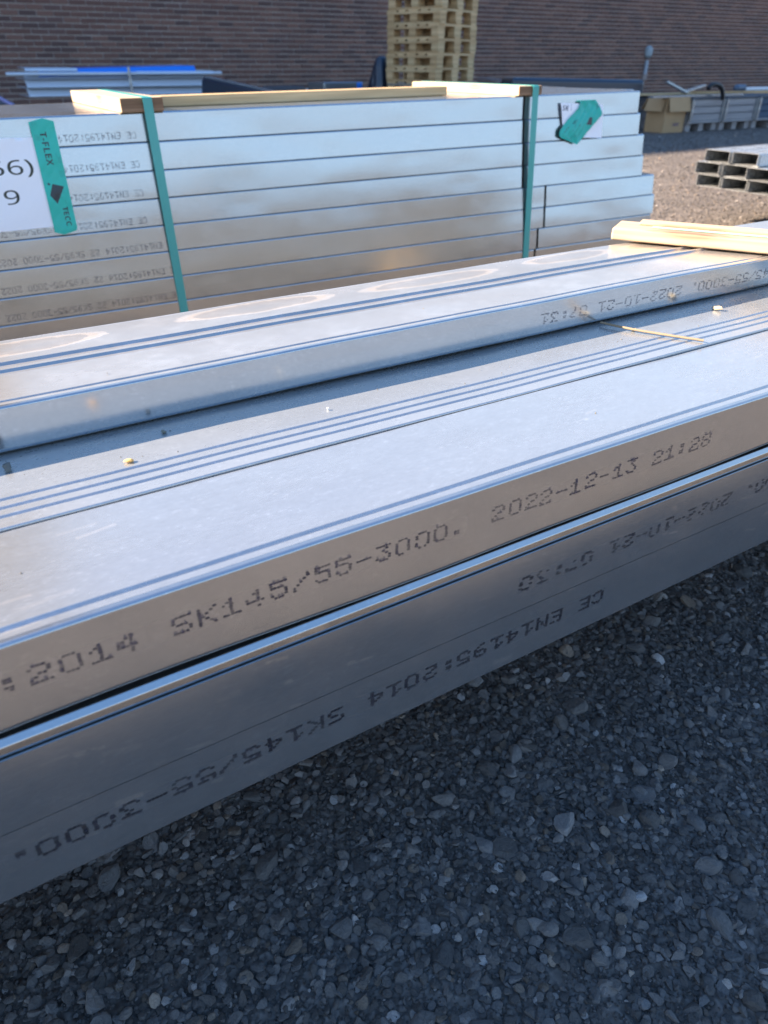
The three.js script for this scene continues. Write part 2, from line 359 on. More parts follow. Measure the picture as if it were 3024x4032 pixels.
// ---------------------------------------------------------------- front bundle of wide studs
const X0 = -0.95, X1 = 2.05;
const bundle = thing('wide_stud_bundle', 'bundle of wide galvanised steel studs stamped with dotted codes on the gravel', 'steel bundle');
const yT = 0.3926, yV = 0.3946, yR = 0.4297;
const swell = (p) => (x) => 0.00035 * Math.sin(x * 7.1 + p) + 0.00025 * Math.sin(x * 17.3 + p * 2.3) + 0.00012 * Math.sin(x * 41 + p * 4);
const waveFront = (x, y) => swell(0.4)(x) + (y < 0.346 ? 0.0011 * Math.sin(x * 9.2 + 1.9) + 0.0007 * Math.sin(x * 23 + 0.6) : 0), waveSecond = swell(2.1), waveRaised = swell(4.2);
const stud = (pts, m, side, o = {}) => part('stud', sheet(pts, o.x0 ?? X0, o.x1 ?? X1, side, { u0: rr(0, 1), v0: rr(0, 1), ...o }), m, bundle);
const studFront = stud([[0.313, 0.3435], [0.3045, 0.3378, 0.003], [0.300, 0.3405, 0.005], [0.300, yT, 0.0024], [0.3046, yT]], M.steelNew, -1, { steps: 90, wave: waveFront });
part('web', sheet([[0.3047, yT], ...groove(0.3118, yT, 0.0042, 0.0021), [0.4022, yT, 0.0008], [0.4022, 0.346]], X0, X1, -1, { u0: 0.3, steps: 90, wave: waveFront }), M.steelFront, studFront);
const studSecond = stud([[0.4030, 0.352], [0.4030, yV, 0.0012], ...groove(0.4169, yV), ...groove(0.4274, yV), ...groove(0.4381, yV), [0.545, yV, 0.002], [0.545, 0.352]], M.steelTop, -1, { steps: 90, wave: waveSecond });
const studRaised = stud([[0.512, 0.3990], [0.5035, 0.3956, 0.0025], [0.4988, 0.3985, 0.004], [0.4988, yR, 0.002], [0.5028, yR]], M.steelAged, -1, { steps: 90, wave: waveRaised });
part('web', sheet([[0.5029, yR], ...groove(0.5090, yR, 0.0036, 0.0022), [0.5640, yR, 0.0008], [0.5658, yR + 0.0022, 0.0008], [0.5692, yR + 0.0022, 0.0008], [0.5712, yR - 0.0008, 0.0008], [0.5826, yR - 0.0008, 0.0008], [0.5846, yR + 0.0016, 0.0008], [0.5875, yR + 0.0016, 0.0008], [0.5892, yR, 0.0008], [0.6408, yR, 0.0006], [0.6418, yR - 0.0006, 0.0006], [0.6455, yR - 0.0002, 0.002], [0.6455, 0.396]], X0, X1, -1, { v0: 0.06, steps: 90, wave: waveRaised }), M.steelWorn, studRaised);
const studCornered = stud([[0.3018, 0.275], [0.3018, 0.3304, 0.0018], [0.3048, 0.3340, 0.0016], [0.445, 0.3340, 0.002], [0.445, 0.275]], M.steelBead, -1);
const studUpper = stud([[0.2996, 0.3238], [0.2996, 0.2722, 0.0009], [0.312, 0.2719]], M.steelScuffed, 1, { thick: 0.0012, v0: 0.01 });
const studLower = stud([[0.3004, 0.2714], [0.3004, 0.2183, 0.002], [0.445, 0.2183, 0.002], [0.445, 0.2714]], M.steelScuffed, 1, { thick: 0.0011, v0: 0.06 });
stud([[0.4475, 0.352], [0.4475, 0.2183, 0.002], [0.545, 0.2183, 0.002], [0.545, 0.35]], M.steelTop, 1);
stud([[0.5475, 0.26], [0.5475, yV, 0.002], [0.6448, yV, 0.002], [0.6448, 0.26]], M.steelTop, -1);
stud([[0.549, 0.30], [0.549, 0.2183, 0.002], [0.6435, 0.2183, 0.002], [0.6435, 0.30]], M.steelTop, 1);
{
  const ink = { pitch: 0.0139, height: 0.0122, alpha: 0.92, smear: 0.2, faint: 0.02 };
  const s1 = 'EN14195:2014 SK145/55-3000.', s2 = '2022-12-13 21:28';
  printOn(studFront, s1, ink, 0.237 + 0.0139 / 2 - s1.length * 0.0139 / 2, 0.3695, 0.2997, false);
  printOn(studFront, s2, ink, 0.27 - 0.0139 / 2 + s2.length * 0.0139 / 2, 0.3688, 0.2997, false);
  const low = { pitch: 0.0152, height: 0.0125, ink: [10, 16, 32], alpha: 1, smear: 0.25, faint: 0.03, fat: 1.25 };
  const s3 = 'CE EN14195:2014 SK145/55-3000.', s4 = 'EN14195:2014 SK145/55-3000. 2022-10-21 07:30';
  printOn(studLower, s3, low, -0.0538 - 0.0076 + s3.length * 0.0152 / 2, 0.2485, 0.3001, true);
  const dim = { ...low, faint: 0.3, alpha: 0.75 };
  printOn(studUpper, s4, dim, 0.3029 - 0.0076 + s4.length * 0.0152 / 2, 0.2975, 0.2993, true);
  const s5 = 'SK145/55-3000. 2022-10-21 07:31';
  printOn(studRaised, s5, { pitch: 0.0127, height: 0.0105, ink: [30, 44, 72], alpha: 0.85, smear: 0.15, faint: 0.05 }, 0.4812 - 0.0064 + s5.length * 0.0127 / 2, 0.4128, 0.4985, true);
}
// recessed lower tier and the bearers carrying it
stud([[0.472, 0.10], [0.472, 0.0712, 0.002], [0.6435, 0.0712, 0.002], [0.6435, 0.20]], M.steelTop, 1);
stud([[0.4735, 0.09], [0.4735, 0.2168, 0.002], [0.642, 0.2168, 0.002], [0.642, 0.09]], M.steelTop, -1);
for (const x of [-0.6, 1.55]) {
  const m = one('timber_bearer', uvBox(box(0.1, 0.071, 0.24, 0.004)), M.pineDull, 'squared timber bearer on the gravel under the wide stud bundle', 'timber', 'bearers under the wide stud bundle');
  m.position.copy(V3(x, 0.0355, 0.555));
}
// loose things lying on the bundle
function lump(r, sx, sy, sz) { const g = stoneShape(1, 0.08); g.scale(r * sx, r * sy, r * sz); g.computeVertexNormals(); return g; }
const chip = (name, label, cat, m, x, d, r, s, y = yV) => { const o = one(name, lump(r, ...s), m, label, cat); o.position.copy(V3(x, y + r * s[1] * 0.72, d)); o.rotation.y = rr(0, 3); return o; };
chip('wood_chip', 'tiny yellow wood chip lying on the sunlit steel web', 'wood chip', plain(0xe2b16a, 0.8), 0.0708, 0.4465, 0.0028, [1.3, 0.6, 0.9]);
chip('pebble', 'small dark grey pebble in the shadow strip beside the raised stud', 'pebble', plain(0x6c6f66, 0.9), 0.1042, 0.478, 0.0023, [1.2, 0.8, 1]);
chip('pebble', 'larger grey pebble against the raised stud where the bundle leaves the picture', 'pebble', plain(0x5e625f, 0.9), 0.0005, 0.4755, 0.0042, [1.1, 0.8, 1]);
chip('pebble', 'tiny white pebble on the bright web near the grooves', 'pebble', plain(0xe6e2da, 0.8), 0.2238, 0.4536, 0.0015, [1, 0.8, 1]);
chip('dirt_clod', 'brownish dirt crumb on the edge of the shadow near the timber', 'dirt', plain(0x9a8f78, 0.95), 0.7037, 0.468, 0.0055, [1.5, 0.6, 0.8]);
chip('dirt_clod', 'crumb of dry dirt stuck to the thin twig', 'dirt', plain(0xb4aa94, 0.95), 0.5715, 0.4655, 0.0032, [1.5, 0.6, 0.8]);
{
  const n = 240, m = new THREE.InstancedMesh(small[0], plain(0x6f6a60, 0.95), n), d = new THREE.Object3D();
  m.name = 'dust_grit'; m.userData = { kind: 'stuff', label: 'fine grit and dust specks lying on the wide stud bundle', category: 'grit' };
  for (let i = 0; i < n; i++) { const r = 0.00022 + 0.0008 * Math.pow(rnd(), 4), k = rnd(); d.position.copy(V3(rr(-0.2, 1.2), (k < 0.2 ? yR : k < 0.32 ? yT : yV) + r * 0.5, k < 0.2 ? rr(0.512, 0.562) : k < 0.32 ? rr(0.316, 0.398) : rr(0.4415, 0.4965 - 0.02 * rnd()))); d.scale.set(r * rr(0.8, 1.8), r * 0.7, r); d.rotation.y = rr(0, 6); d.updateMatrix(); m.setMatrixAt(i, d.matrix); }
  m.castShadow = m.receiveShadow = true; scene.add(m);
}
{
  const c = new THREE.CatmullRomCurve3([V3(0.556, yV + 0.0035, 0.4955), V3(0.5675, yV + 0.003, 0.4655), V3(0.584, yV + 0.0026, 0.436), V3(0.602, yV + 0.0022, 0.407)]);
  one('twig', new THREE.TubeGeometry(c, 20, 0.0012, 7), plain(0x8a7a64, 0.85), 'thin dry twig lying across the grooves of the bundle', 'twig');
}
{ // batten lying askew on the raised stud with a strap along its top
  const L = 0.62, turn = Math.atan2(0.1438, 0.0901), dir = [0.531, -0.847], nor = [0.847, 0.531];   // runs towards the viewer and to the right
  const cx = 0.7375 + dir[0] * (L / 2 - 0.012) + nor[0] * 0.028, cz = 0.6476 + dir[1] * (L / 2 - 0.012) + nor[1] * 0.028;
  const t = thing('timber_batten', 'pale sawn batten laid askew across the wide stud bundle', 'timber', [cx, yR + 0.0022, cz], -Math.atan2(0.847, 0.531));
  part('board', uvBox(move(box(L, 0.0145, 0.056, 0.0028, 2), 0, 0.00725, 0)), M.pine, t);
  part('split_ridge', uvBox(move(box(L - 0.03, 0.004, 0.022, 0.0015, 2), 0.012, 0.0164, -0.015)), M.pine, t);
  const s = thing('plastic_strap', 'thin pale green plastic strap running along the askew batten', 'strap', [cx, yR + 0.0022 + 0.0150, cz], -Math.atan2(0.847, 0.531));
  part('band', move(box(L - 0.05, 0.0008, 0.009, 0.0003), 0.02, 0.0004, 0.006), M.strapPale, s);
}

// ---------------------------------------------------------------- pack of narrow studs behind
const ROW = 0.0565, ROWS = 8, PH = ROW * ROWS;
const ax = new THREE.Vector3(0.99766, 0.01494, 0.06666).normalize(), az = new THREE.Vector3().crossVectors(ax, new THREE.Vector3(0, 1, 0)).normalize(), ay = new THREE.Vector3().crossVectors(az, ax);
const packTop = new THREE.Vector3(1.03452, EYE - 0.07913, -1.71166), packBase = packTop.clone().addScaledVector(ay, -PH);
const packTurn = new THREE.Quaternion().setFromRotationMatrix(new THREE.Matrix4().makeBasis(ax, ay, az));
const onPack = (o) => { o.position.copy(packBase); o.quaternion.copy(packTurn); return o; };
const pack = onPack(thing('narrow_stud_pack', 'tall pack of narrow galvanised studs held by two teal straps with taped labels', 'steel pack'));
const faceTop = [0.0145, 0.0110, 0.0062, 0.0026, -0.0038, -0.0102, -0.0164, -0.0212], faceFoot = [0.0115, 0.0066, 0.0012, -0.0036, -0.0100, -0.0162, -0.0210, -0.0226];
const joint = [0.432, 0.434, 0.436, 0.438, 0.520, 0.519, 0.497, 0.490], farEnd = [0.847, 0.858, 0.881, 0.889, 0.941, 0.950, 0.942, 0.945];
for (let r = 0; r < ROWS; r++) {
  const top = PH - r * ROW, d = faceTop[r], f = faceFoot[r], pts = [[f + 0.010, top - 0.0561], [f, top - 0.0561, 0.0004], [d, top - 0.0003, 0.0042], [d + 0.094, top - 0.0003, 0.002], [d + 0.094, top - 0.05]];
  const left = part('stud', sheet(pts, joint[r] - 3.004, joint[r] - 0.004, -1, { u0: rr(0, 1), v0: rr(0, 1) }), M.steelPack, pack);
  part('stud', sheet(pts, joint[r] + 0.0035, farEnd[r], -1, { u0: rr(0, 1), v0: rr(0, 1) }), M.steelPack, pack);
  const txt = 'CE EN14195:2014 22 SK95/55-3000 2022', end = r < 4 ? -0.598 - 0.004 * r : -0.555 - 0.006 * (r - 4), lean = Math.atan2(d - f, 0.0558);
  const p = printOn(left, txt, { pitch: 0.0107, height: 0.0135, ink: [40, 44, 66], alpha: 1, smear: 0.3, faint: 0.05 }, end - txt.length * 0.0107 / 2, top - 0.0425, f + (d - f) * 0.243 - 0.0004, true);
  p.rotation.x = -lean;
}
{ // the columns behind the front one
  const g = sheet([[0, 0.006], [0, 0.0559, 0.0024], [0.094, 0.0559, 0.002], [0.094, 0.006]], -2.4, 0.9, -1);
  for (let r = 0; r < ROWS; r++) for (let c = 1; c < 6; c++) { const m = part('stud', g, M.steelPack, pack); m.position.set(rr(-0.03, 0.02), PH - (r + 1) * ROW, -(0.006 + c * 0.0975)); }
}
// boards on top of the pack: local to the pack, own objects
function onPackThing(name, geometry, m, label, cat, x, y, d, turn = 0, group) {
  const o = one(name, geometry, m, label, cat, group);
  o.position.set(x, y, -d).applyQuaternion(packTurn).add(packBase);
  o.quaternion.copy(packTurn).multiply(new THREE.Quaternion().setFromAxisAngle(new THREE.Vector3(0, 1, 0), turn));
  return o;
}
{
  const cross = (w, h, l, x, d, turn, label) => {
    const t = thing('timber_batten', label, 'timber');
    t.position.set(x, PH, -d).applyQuaternion(packTurn).add(packBase);
    t.quaternion.copy(packTurn).multiply(new THREE.Quaternion().setFromAxisAngle(new THREE.Vector3(0, 1, 0), turn));
    part('board', uvBox(move(box(l, h, w, 0.002, 2).rotateY(Math.PI / 2), 0, h / 2, -l / 2)), M.pine, t);
    part('end_grain', uvBox(move(box(w * 0.985, h * 0.95, 0.003, 0.001), 0, h / 2, 0.0008)), M.pineEnd, t);
  };
  cross(0.091, 0.027, 0.60, -0.5765, 0.004, 0.04, 'batten across the narrow stud pack under the strap next to the large label');
  cross(0.074, 0.0225, 0.60, 0.442, 0.004, -0.02, 'batten across the narrow stud pack under the strap next to the crumpled tape');
  onPackThing('timber_board', uvBox(box(0.80, 0.022, 0.06, 0.002, 2)), M.pineDull, 'long board lying lengthwise on the narrow stud pack between two battens', 'timber', -0.115, PH + 0.011, 0.20);
}
// straps round the pack
function strapLoop(s, boardH, boardW, label) {
  const o = onPack(thing('plastic_strap', label, 'strap'));
  const yT2 = PH + boardH + 0.0008, zB = 0.60, w = 0.0195;
  const pts = [[-0.0265, -0.002], [-0.0035, PH - 0.002, 0.01], [-0.0035, yT2, 0.004], [zB, yT2, 0.01], [zB + 0.004, -0.002, 0.006], [-0.0265, -0.002]];
  part('band', sheet(pts.map(([d, y, r]) => [d, y, r ?? 0]), s - w / 2, s + w / 2, -1, { thick: 0.0009 }), M.strap, o);
}
strapLoop(-0.5655, 0.027, 0.091, 'teal plastic strap round the narrow stud pack beside the stamped codes');
strapLoop(0.4555, 0.0225, 0.074, 'teal plastic strap round the narrow stud pack beside the stud joints');
for (const [x, n] of [[-1.6, 0], [-0.3, 1], [0.62, 2]]) {
  const base = new THREE.Vector3(x, 0, -0.3).applyQuaternion(packTurn).add(packBase);
  const m = one('timber_bearer', uvBox(box(0.095, base.y, 0.64, 0.004)), M.pineDull, 'squared timber bearer on the gravel under the narrow stud pack', 'timber', 'bearers under the narrow stud pack');
  m.position.set(base.x, base.y / 2, base.z); m.rotation.y = -0.0667;
}
// taped labels: thin sheets with a little crumple, on the pack face
function crumpled(poly, step, amp, f) {                                  // poly: corner outline in pack face coordinates
  const sh = new THREE.Shape(poly.map(([a, b]) => new THREE.Vector2(a, b))), bb = [Infinity, Infinity, -Infinity, -Infinity];
  for (const [a, b] of poly) { bb[0] = Math.min(bb[0], a); bb[1] = Math.min(bb[1], b); bb[2] = Math.max(bb[2], a); bb[3] = Math.max(bb[3], b); }
  const g = new THREE.BufferGeometry(), pos = [], uv = [], idx = [], W = Math.ceil((bb[2] - bb[0]) / step), H = Math.ceil((bb[3] - bb[1]) / step);
  const left = (y, side) => { let best = side > 0 ? -Infinity : Infinity; for (let i = 0; i < poly.length; i++) { const [x1, y1] = poly[i], [x2, y2] = poly[(i + 1) % poly.length]; if ((y1 - y) * (y2 - y) <= 0 && y1 !== y2) { const x = x1 + (x2 - x1) * (y - y1) / (y2 - y1); best = side > 0 ? Math.max(best, x) : Math.min(best, x); } } return best; };
  for (let j = 0; j <= H; j++) { const y = bb[1] + (bb[3] - bb[1]) * Math.min(0.999, Math.max(0.001, j / H)), l = left(y, -1), r = left(y, 1);
    for (let i = 0; i <= W; i++) { const x = l + (r - l) * i / W; pos.push(x, y, f(x, y) * amp - 0.0095 - (y - PH) * 0.072 ); uv.push((x - bb[0]) / (bb[2] - bb[0]), (y - bb[1]) / (bb[3] - bb[1])); } }
  for (let j = 0; j < H; j++) for (let i = 0; i < W; i++) { const a = j * (W + 1) + i; idx.push(a, a + 1, a + W + 2, a, a + W + 2, a + W + 1); }
  g.setAttribute('position', new THREE.Float32BufferAttribute(pos, 3)); g.setAttribute('uv', new THREE.Float32BufferAttribute(uv, 2)); g.setIndex(idx); g.computeVertexNormals();
  return g;
}
const canvasMap = (w, h, draw) => { const cv = document.createElement('canvas'); cv.width = w; cv.height = h; draw(cv.getContext('2d')); const t = new THREE.CanvasTexture(cv); t.colorSpace = THREE.SRGBColorSpace; t.magFilter = THREE.LinearFilter; return t; };
const wob = (x, y) => Math.sin(x * 61 + y * 23) + Math.sin(y * 87 - x * 31 + 1) + 0.6 * Math.sin(x * 190 + y * 160) + 0.4 * Math.sin(x * 330 - y * 270);
const Y = (h) => PH + h;
const sheetOnPack = (name, g, m, label, cat, z) => { const o = onPack(one(name, g, m, label, cat)); o.position.addScaledVector(az, z); return o; };
{
  const paper = canvasMap(1024, 1024, (c) => {
    c.fillStyle = '#eef0f4'; c.fillRect(0, 0, 1024, 1024);
    c.fillStyle = '#3a4038'; c.font = '215px sans-serif'; c.textAlign = 'left'; c.textBaseline = 'alphabetic';
    c.fillText('56)', 650, 420); c.fillText('9', 700, 735);
  });
  sheetOnPack('paper_label', crumpled([[-1.10, Y(-0.207)], [-0.8, Y(-0.207)], [-0.795, Y(-0.031)], [-1.06, Y(-0.029)]], 0.008, 0.0004, wob), new THREE.MeshStandardMaterial({ map: paper, roughness: 0.8, side: THREE.DoubleSide }), 'white paper label with large printed figures on the narrow stud pack', 'label', 0.0014);
  const tape = canvasMap(256, 1024, (c) => {
    c.fillStyle = '#00b3a2'; c.fillRect(0, 0, 256, 1024);
    c.fillStyle = '#1d2b33';
    c.save(); c.translate(92, 110); c.rotate(Math.PI / 2); c.font = 'bold 92px sans-serif'; c.fillText('T-FLEX', 0, 0); c.restore();
    c.save(); c.translate(138, 770); c.rotate(Math.PI / 2); c.font = 'bold 76px sans-serif'; c.fillText('TECC', 0, 0); c.restore();
    c.beginPath(); c.moveTo(95, 560); c.lineTo(205, 590); c.lineTo(100, 740); c.lineTo(45, 660); c.closePath(); c.fill();
    c.beginPath(); c.ellipse(60, 560, 14, 10, 0.4, 0, 6.29); c.fill();
    for (let i = 0; i < 26; i++) { c.fillStyle = `rgba(${i % 2 ? '0,70,66' : '70,190,180'},0.10)`; c.fillRect(rr(0, 220), rr(0, 960), rr(10, 60), rr(4, 60)); }
  });
  sheetOnPack('adhesive_tape', crumpled([[-0.809, Y(-0.222)], [-0.79, Y(-0.2235)], [-0.762, Y(-0.217)], [-0.759, Y(-0.006)], [-0.78, Y(-0.0035)], [-0.806, Y(-0.009)]], 0.006, 0.0006, wob), plain(0xffffff, 0.32, { map: tape, side: THREE.DoubleSide, clearcoat: 0.15, clearcoatRoughness: 0.3 }), 'strip of teal printed tape along the edge of the large paper label', 'tape', 0.0034);
  const paper2 = canvasMap(512, 320, (c) => { c.fillStyle = '#eef1f7'; c.fillRect(0, 0, 512, 320); c.fillStyle = '#555c6c'; c.font = 'bold 60px sans-serif'; c.save(); c.translate(20, 62); c.rotate(0.1); c.fillText('SK', 0, 0); c.restore(); c.fillRect(80, 14, 4, 50); c.fillRect(120, 12, 4, 60); });
  sheetOnPack('paper_label', crumpled([[0.572, Y(-0.112)], [0.709, Y(-0.114)], [0.704, Y(-0.024)], [0.552, Y(-0.021)]], 0.008, 0.0005, wob), new THREE.MeshStandardMaterial({ map: paper2, roughness: 0.8, side: THREE.DoubleSide }), 'small white paper label half hidden under crumpled teal tape', 'label', 0.0018);
  const tape2 = canvasMap(512, 384, (c) => {
    c.fillStyle = '#00ab9e'; c.fillRect(0, 0, 512, 384);
    for (let i = 0; i < 34; i++) { c.fillStyle = i % 3 ? 'rgba(0,66,62,0.22)' : 'rgba(60,190,185,0.18)'; c.beginPath(); c.ellipse(rr(0, 512), rr(0, 384), rr(6, 50), rr(4, 14), rr(0, 3), 0, 6.29); c.fill(); }
    c.fillStyle = '#33333a'; c.beginPath(); c.moveTo(362, 150); c.lineTo(392, 152); c.lineTo(398, 220); c.lineTo(325, 212); c.closePath(); c.fill();
    c.fillStyle = '#0a4f50'; for (const [x, y] of [[75, 240], [95, 225], [55, 258], [150, 190], [165, 178]]) c.fillRect(x, y, 14, 9);
  });
  sheetOnPack('adhesive_tape', crumpled([[0.552, Y(-0.104)], [0.575, Y(-0.112)], [0.616, Y(-0.126)], [0.64, Y(-0.108)], [0.66, Y(-0.09)], [0.699, Y(-0.054)], [0.690, Y(-0.035)], [0.672, Y(-0.017)], [0.658, Y(-0.026)], [0.646, Y(-0.036)], [0.632, Y(-0.026)], [0.619, Y(-0.017)], [0.612, Y(-0.036)], [0.578, Y(-0.062)], [0.552, Y(-0.088)]], 0.005, 0.0012, wob), plain(0xffffff, 0.3, { map: tape2, side: THREE.DoubleSide, clearcoat: 0.15, clearcoatRoughness: 0.3 }), 'crumpled piece of teal tape stuck over the small label', 'tape', 0.0058);
}

// ---------------------------------------------------------------- small pack of studs with open ends
{
  const t = thing('open_stud_stack', 'low stack of hollow galvanised studs with open ends on the sunlit gravel', 'steel stack', [3.0, 0, 2.276]);
  const W = 0.1245, Hh = 0.0487, base = 0.155;
  const gA = sheet([[0.010, 0.014], [0.0, 0.014], [0, 0, 0.002], [W, 0, 0.002], [W, 0.014], [W - 0.010, 0.014]].map(([d, y, r]) => [-d, y, r ?? 0]), 0.012, 3, -1, { thick: 0.0017 });
  const gB = sheet([[0.0022, 0.004], [0.0022, Hh, 0.002], [W - 0.0022, Hh, 0.002], [W - 0.0022, 0.004]].map(([d, y, r]) => [-d, y, r ?? 0]), 0, 2.98, 1, { thick: 0.0017 });
  const gC = sheet([[0, 0.002], [0, 0.044, 0.002], [0.010, 0.044]].map(([d, y, r]) => [-d, y, r ?? 0]), 0.012, 3, 1, { thick: 0.0017 });
  const gD = sheet([[W, 0.002], [W, 0.044, 0.002], [W - 0.010, 0.044]].map(([d, y, r]) => [-d, y, r ?? 0]), 0.012, 3, -1, { thick: 0.0017 });
  const outer = mergeGeometries([gA, gC, gD]);
  for (const [row, n, off] of [[2, 5, -0.009], [1, 5, 0], [0, 2, -0.0395]]) for (let k = 0; k < n; k++) {
    const y = base + (2 - row) * 0.0507, z = -(off - k * 0.1294), x = rr(-0.012, 0.012);
    for (const g of [outer, gB]) { const m = part('stud', g, M.steelTop, t); m.position.set(x, y, z); }
  }
  for (const x of [1.15, 2.4]) { const m = one('timber_bearer', uvBox(box(0.09, base, 0.8, 0.004)), M.pineDull, 'squared timber bearer on the gravel under the open ended stud stack', 'timber', 'bearers under the open ended studs'); m.position.copy(V3(3.0 + x, base / 2, 2.276 - 0.3)); }
}

// ---------------------------------------------------------------- stack of pallets
{
  const LW = 0.80, RW = 0.77;
  const deck = [uvBox(box(LW, 0.022, 0.1, 0.002)), uvBox(box(LW, 0.022, 0.142, 0.002))], rail = uvBox(box(0.142, 0.022, RW, 0.002)), block = uvBox(box(0.13, 0.078, 0.1, 0.002)), foot = uvBox(box(0.11, 0.022, RW, 0.002));
  const makePallet = (m) => {
    const t = new THREE.Group();
    for (const z of [-0.335, -0.17, 0, 0.17, 0.335]) { const q = part('deck_board', deck[Math.abs(z) > 0.3 || !z ? 1 : 0], m[(rnd() * m.length) | 0], t); q.position.set(0, 0.133, z * 0.93); }
    for (const x of [-0.33, 0, 0.33]) {
      part('stringer_board', rail, m[(rnd() * m.length) | 0], t).position.set(x, 0.111, 0);
      part('bottom_board', foot, m[(rnd() * m.length) | 0], t).position.set(x, 0.011, 0);
      for (const z of [-0.33, 0, 0.33]) part('block', block, m[(rnd() * m.length) | 0], t).position.set(x, 0.061, z);
    }
    return t;
  };
  const [cx, , cz] = at(1795, 250, 8.06), ang = 0.35;
  for (let k = 0; k < 12; k++) {
    const mats = k < 2 ? [M.palletGrey] : k < 3 ? [M.palletGrey, M.pineDull] : k < 9 ? [M.palletYellow, M.palletYellow, M.palletPale, M.pineDull] : [M.palletGrey, M.pineDull];
    const t = makePallet(mats);
    t.name = numbered('wooden_pallet');
    t.userData = { category: 'pallet', group: 'pallets of the tall stack by the brick wall', label: (k < 3 ? 'weathered grey' : k < 9 ? 'yellowish' : 'weathered brown') + ' wooden pallet, ' + ['lowest', 'second', 'third', 'fourth', 'fifth', 'sixth', 'seventh', 'eighth', 'ninth', 'tenth', 'eleventh', 'topmost'][k] + (k === 0 || k === 11 ? '' : ' from the ground') + ' in the tall stack' };
    t.position.copy(V3(cx + 0.02 + rr(-0.015, 0.015), k * 0.1442, cz + 0.545 + rr(-0.015, 0.015))); t.rotation.y = ang + rr(-0.03, 0.03);
    scene.add(t);
  }
}

// ---------------------------------------------------------------- things along the wall
const barBetween = (g, a, b) => { const A = V3(...a), B = V3(...b), d = B.clone().sub(A); g.applyMatrix4(new THREE.Matrix4().compose(A.clone().add(B).multiplyScalar(0.5), new THREE.Quaternion().setFromUnitVectors(new THREE.Vector3(1, 0, 0), d.clone().normalize()), new THREE.Vector3(1, 1, 1))); return g; };
const lenOf = (a, b) => V3(...a).distanceTo(V3(...b));
{ // long profiled sheets under blue film
  const D = 10, a = at(100, 310, D), b = at(808, 312, D), L = b[0] - a[0], t = thing('profile_sheet_pack', 'pack of long profiled steel sheets topped with bright blue film', 'sheet pack', [(a[0] + b[0]) / 2, 0, D + 0.3]);
  const rib = (y, h, m, dz, x0 = -L / 2, x1 = L / 2) => part('profile_sheet', sheet([[0.5, y], [-0.30 + dz, y, 0.004], [-0.3 + dz, y + h * 0.12, 0.01], [-0.2 + dz, y + h * 0.95, 0.012], [0.5, y + h]].map(([d, q, r]) => [d, q, r ?? 0]), x0, x1, -1, { thick: 0.004 }), m, t);
  const skyBlue = plain(0xc6ccd4, 0.3, { clearcoat: 0.4, clearcoatRoughness: 0.2 });
  rib(0.30, 0.085, skyBlue, 0); rib(0.387, 0.085, skyBlue, 0.0); rib(0.474, 0.04, skyBlue, 0.02);
  const filmG = (y, h, x0, x1) => sheet([[0.35, y], [-0.27, y, 0.004], [-0.22, y + h, 0.008], [0.35, y + h + 0.01]].map(([d, q, r]) => [d, q, r ?? 0]), x0, x1, -1, { thick: 0.004 });
  const top = part('blue_film', filmG(0.510, 0.068, -L * 0.42, L * 0.46), M.blueFilm, t); top.rotation.z = 0.02;
  part('edge_flashing', filmG(0.545, 0.03, -L * 0.49, -L * 0.22), skyBlue, t).position.z = 0.012;
  part('edge_flashing', filmG(0.512, 0.03, L * 0.1, L * 0.56), skyBlue, t).position.z = 0.05;
  part('corner_tube', move(new THREE.CylinderGeometry(0.018, 0.018, L * 1.2, 10).rotateZ(Math.PI / 2), 0.02, 0.52, 0.28), skyBlue, t);
  part('packing_strap', move(box(0.03, 0.3, 0.005, 0.002), 0.1, 0.44, 0.36), M.steelDull, t);
  for (const x of [-L * 0.16, L * 0.34]) { const m = one('timber_bearer', uvBox(box(0.07, 0.296, 0.6, 0.005)), M.greyBoard, 'grey timber post carrying the sheet pack by the brick wall', 'timber', 'posts under the sheet pack'); m.position.copy(V3((a[0] + b[0]) / 2 + x, 0.148, D + 0.3)); }
  const w = one('pale_slab', uvBox(box(0.75, 0.1, 0.4, 0.01)), M.white, 'flat pale slab stored in front of the sheet pack', 'slab'); const q = at(470, 400, 9.2); w.position.copy(V3(q[0] - 0.1, 0.05, q[2]));
}
{ // black wrapped duct sloping down from the sheet pack
  const a = at(818, 352, 9.55), b = at(1240, 440, 8.0);
  a[1] = 0.36; b[1] = 0.155;
  const L = lenOf(a, b), t = thing('wrapped_duct', 'dark film wrapped steel duct sloping down from the blue sheet pack', 'duct');
  part('duct_body', barBetween(box(L, 0.25, 0.24, 0.05, 4), a, b), M.navyFilm, t);
  part('top_sheet', barBetween(move(box(L * 0.985, 0.02, 0.2, 0.008), 0.01, 0.127, 0), a, b), M.steelDull, t);
}
const crate = (px0, px1, py0, py1, D, depth, m, name, label, cat, group, r = 0.01) => {
  const a = at(px0, py1, D), b = at(px1, py0, D), o = one(name, uvBox(box(b[0] - a[0], Math.max(0.05, b[1]), depth, r, 2)), m, label, cat, group);
  o.position.copy(V3((a[0] + b[0]) / 2, Math.max(0.05, b[1]) / 2, D + depth / 2));
  return o;
};
crate(1005, 1075, 345, 390, 11.6, 0.4, M.darkBoard, 'storage_crate', 'dark low crate beside red cans at the wall foot', 'crate');
crate(1080, 1200, 340, 362, 12.2, 0.5, M.darkBoard, 'storage_crate', 'long dark crate standing behind the red cans', 'crate');
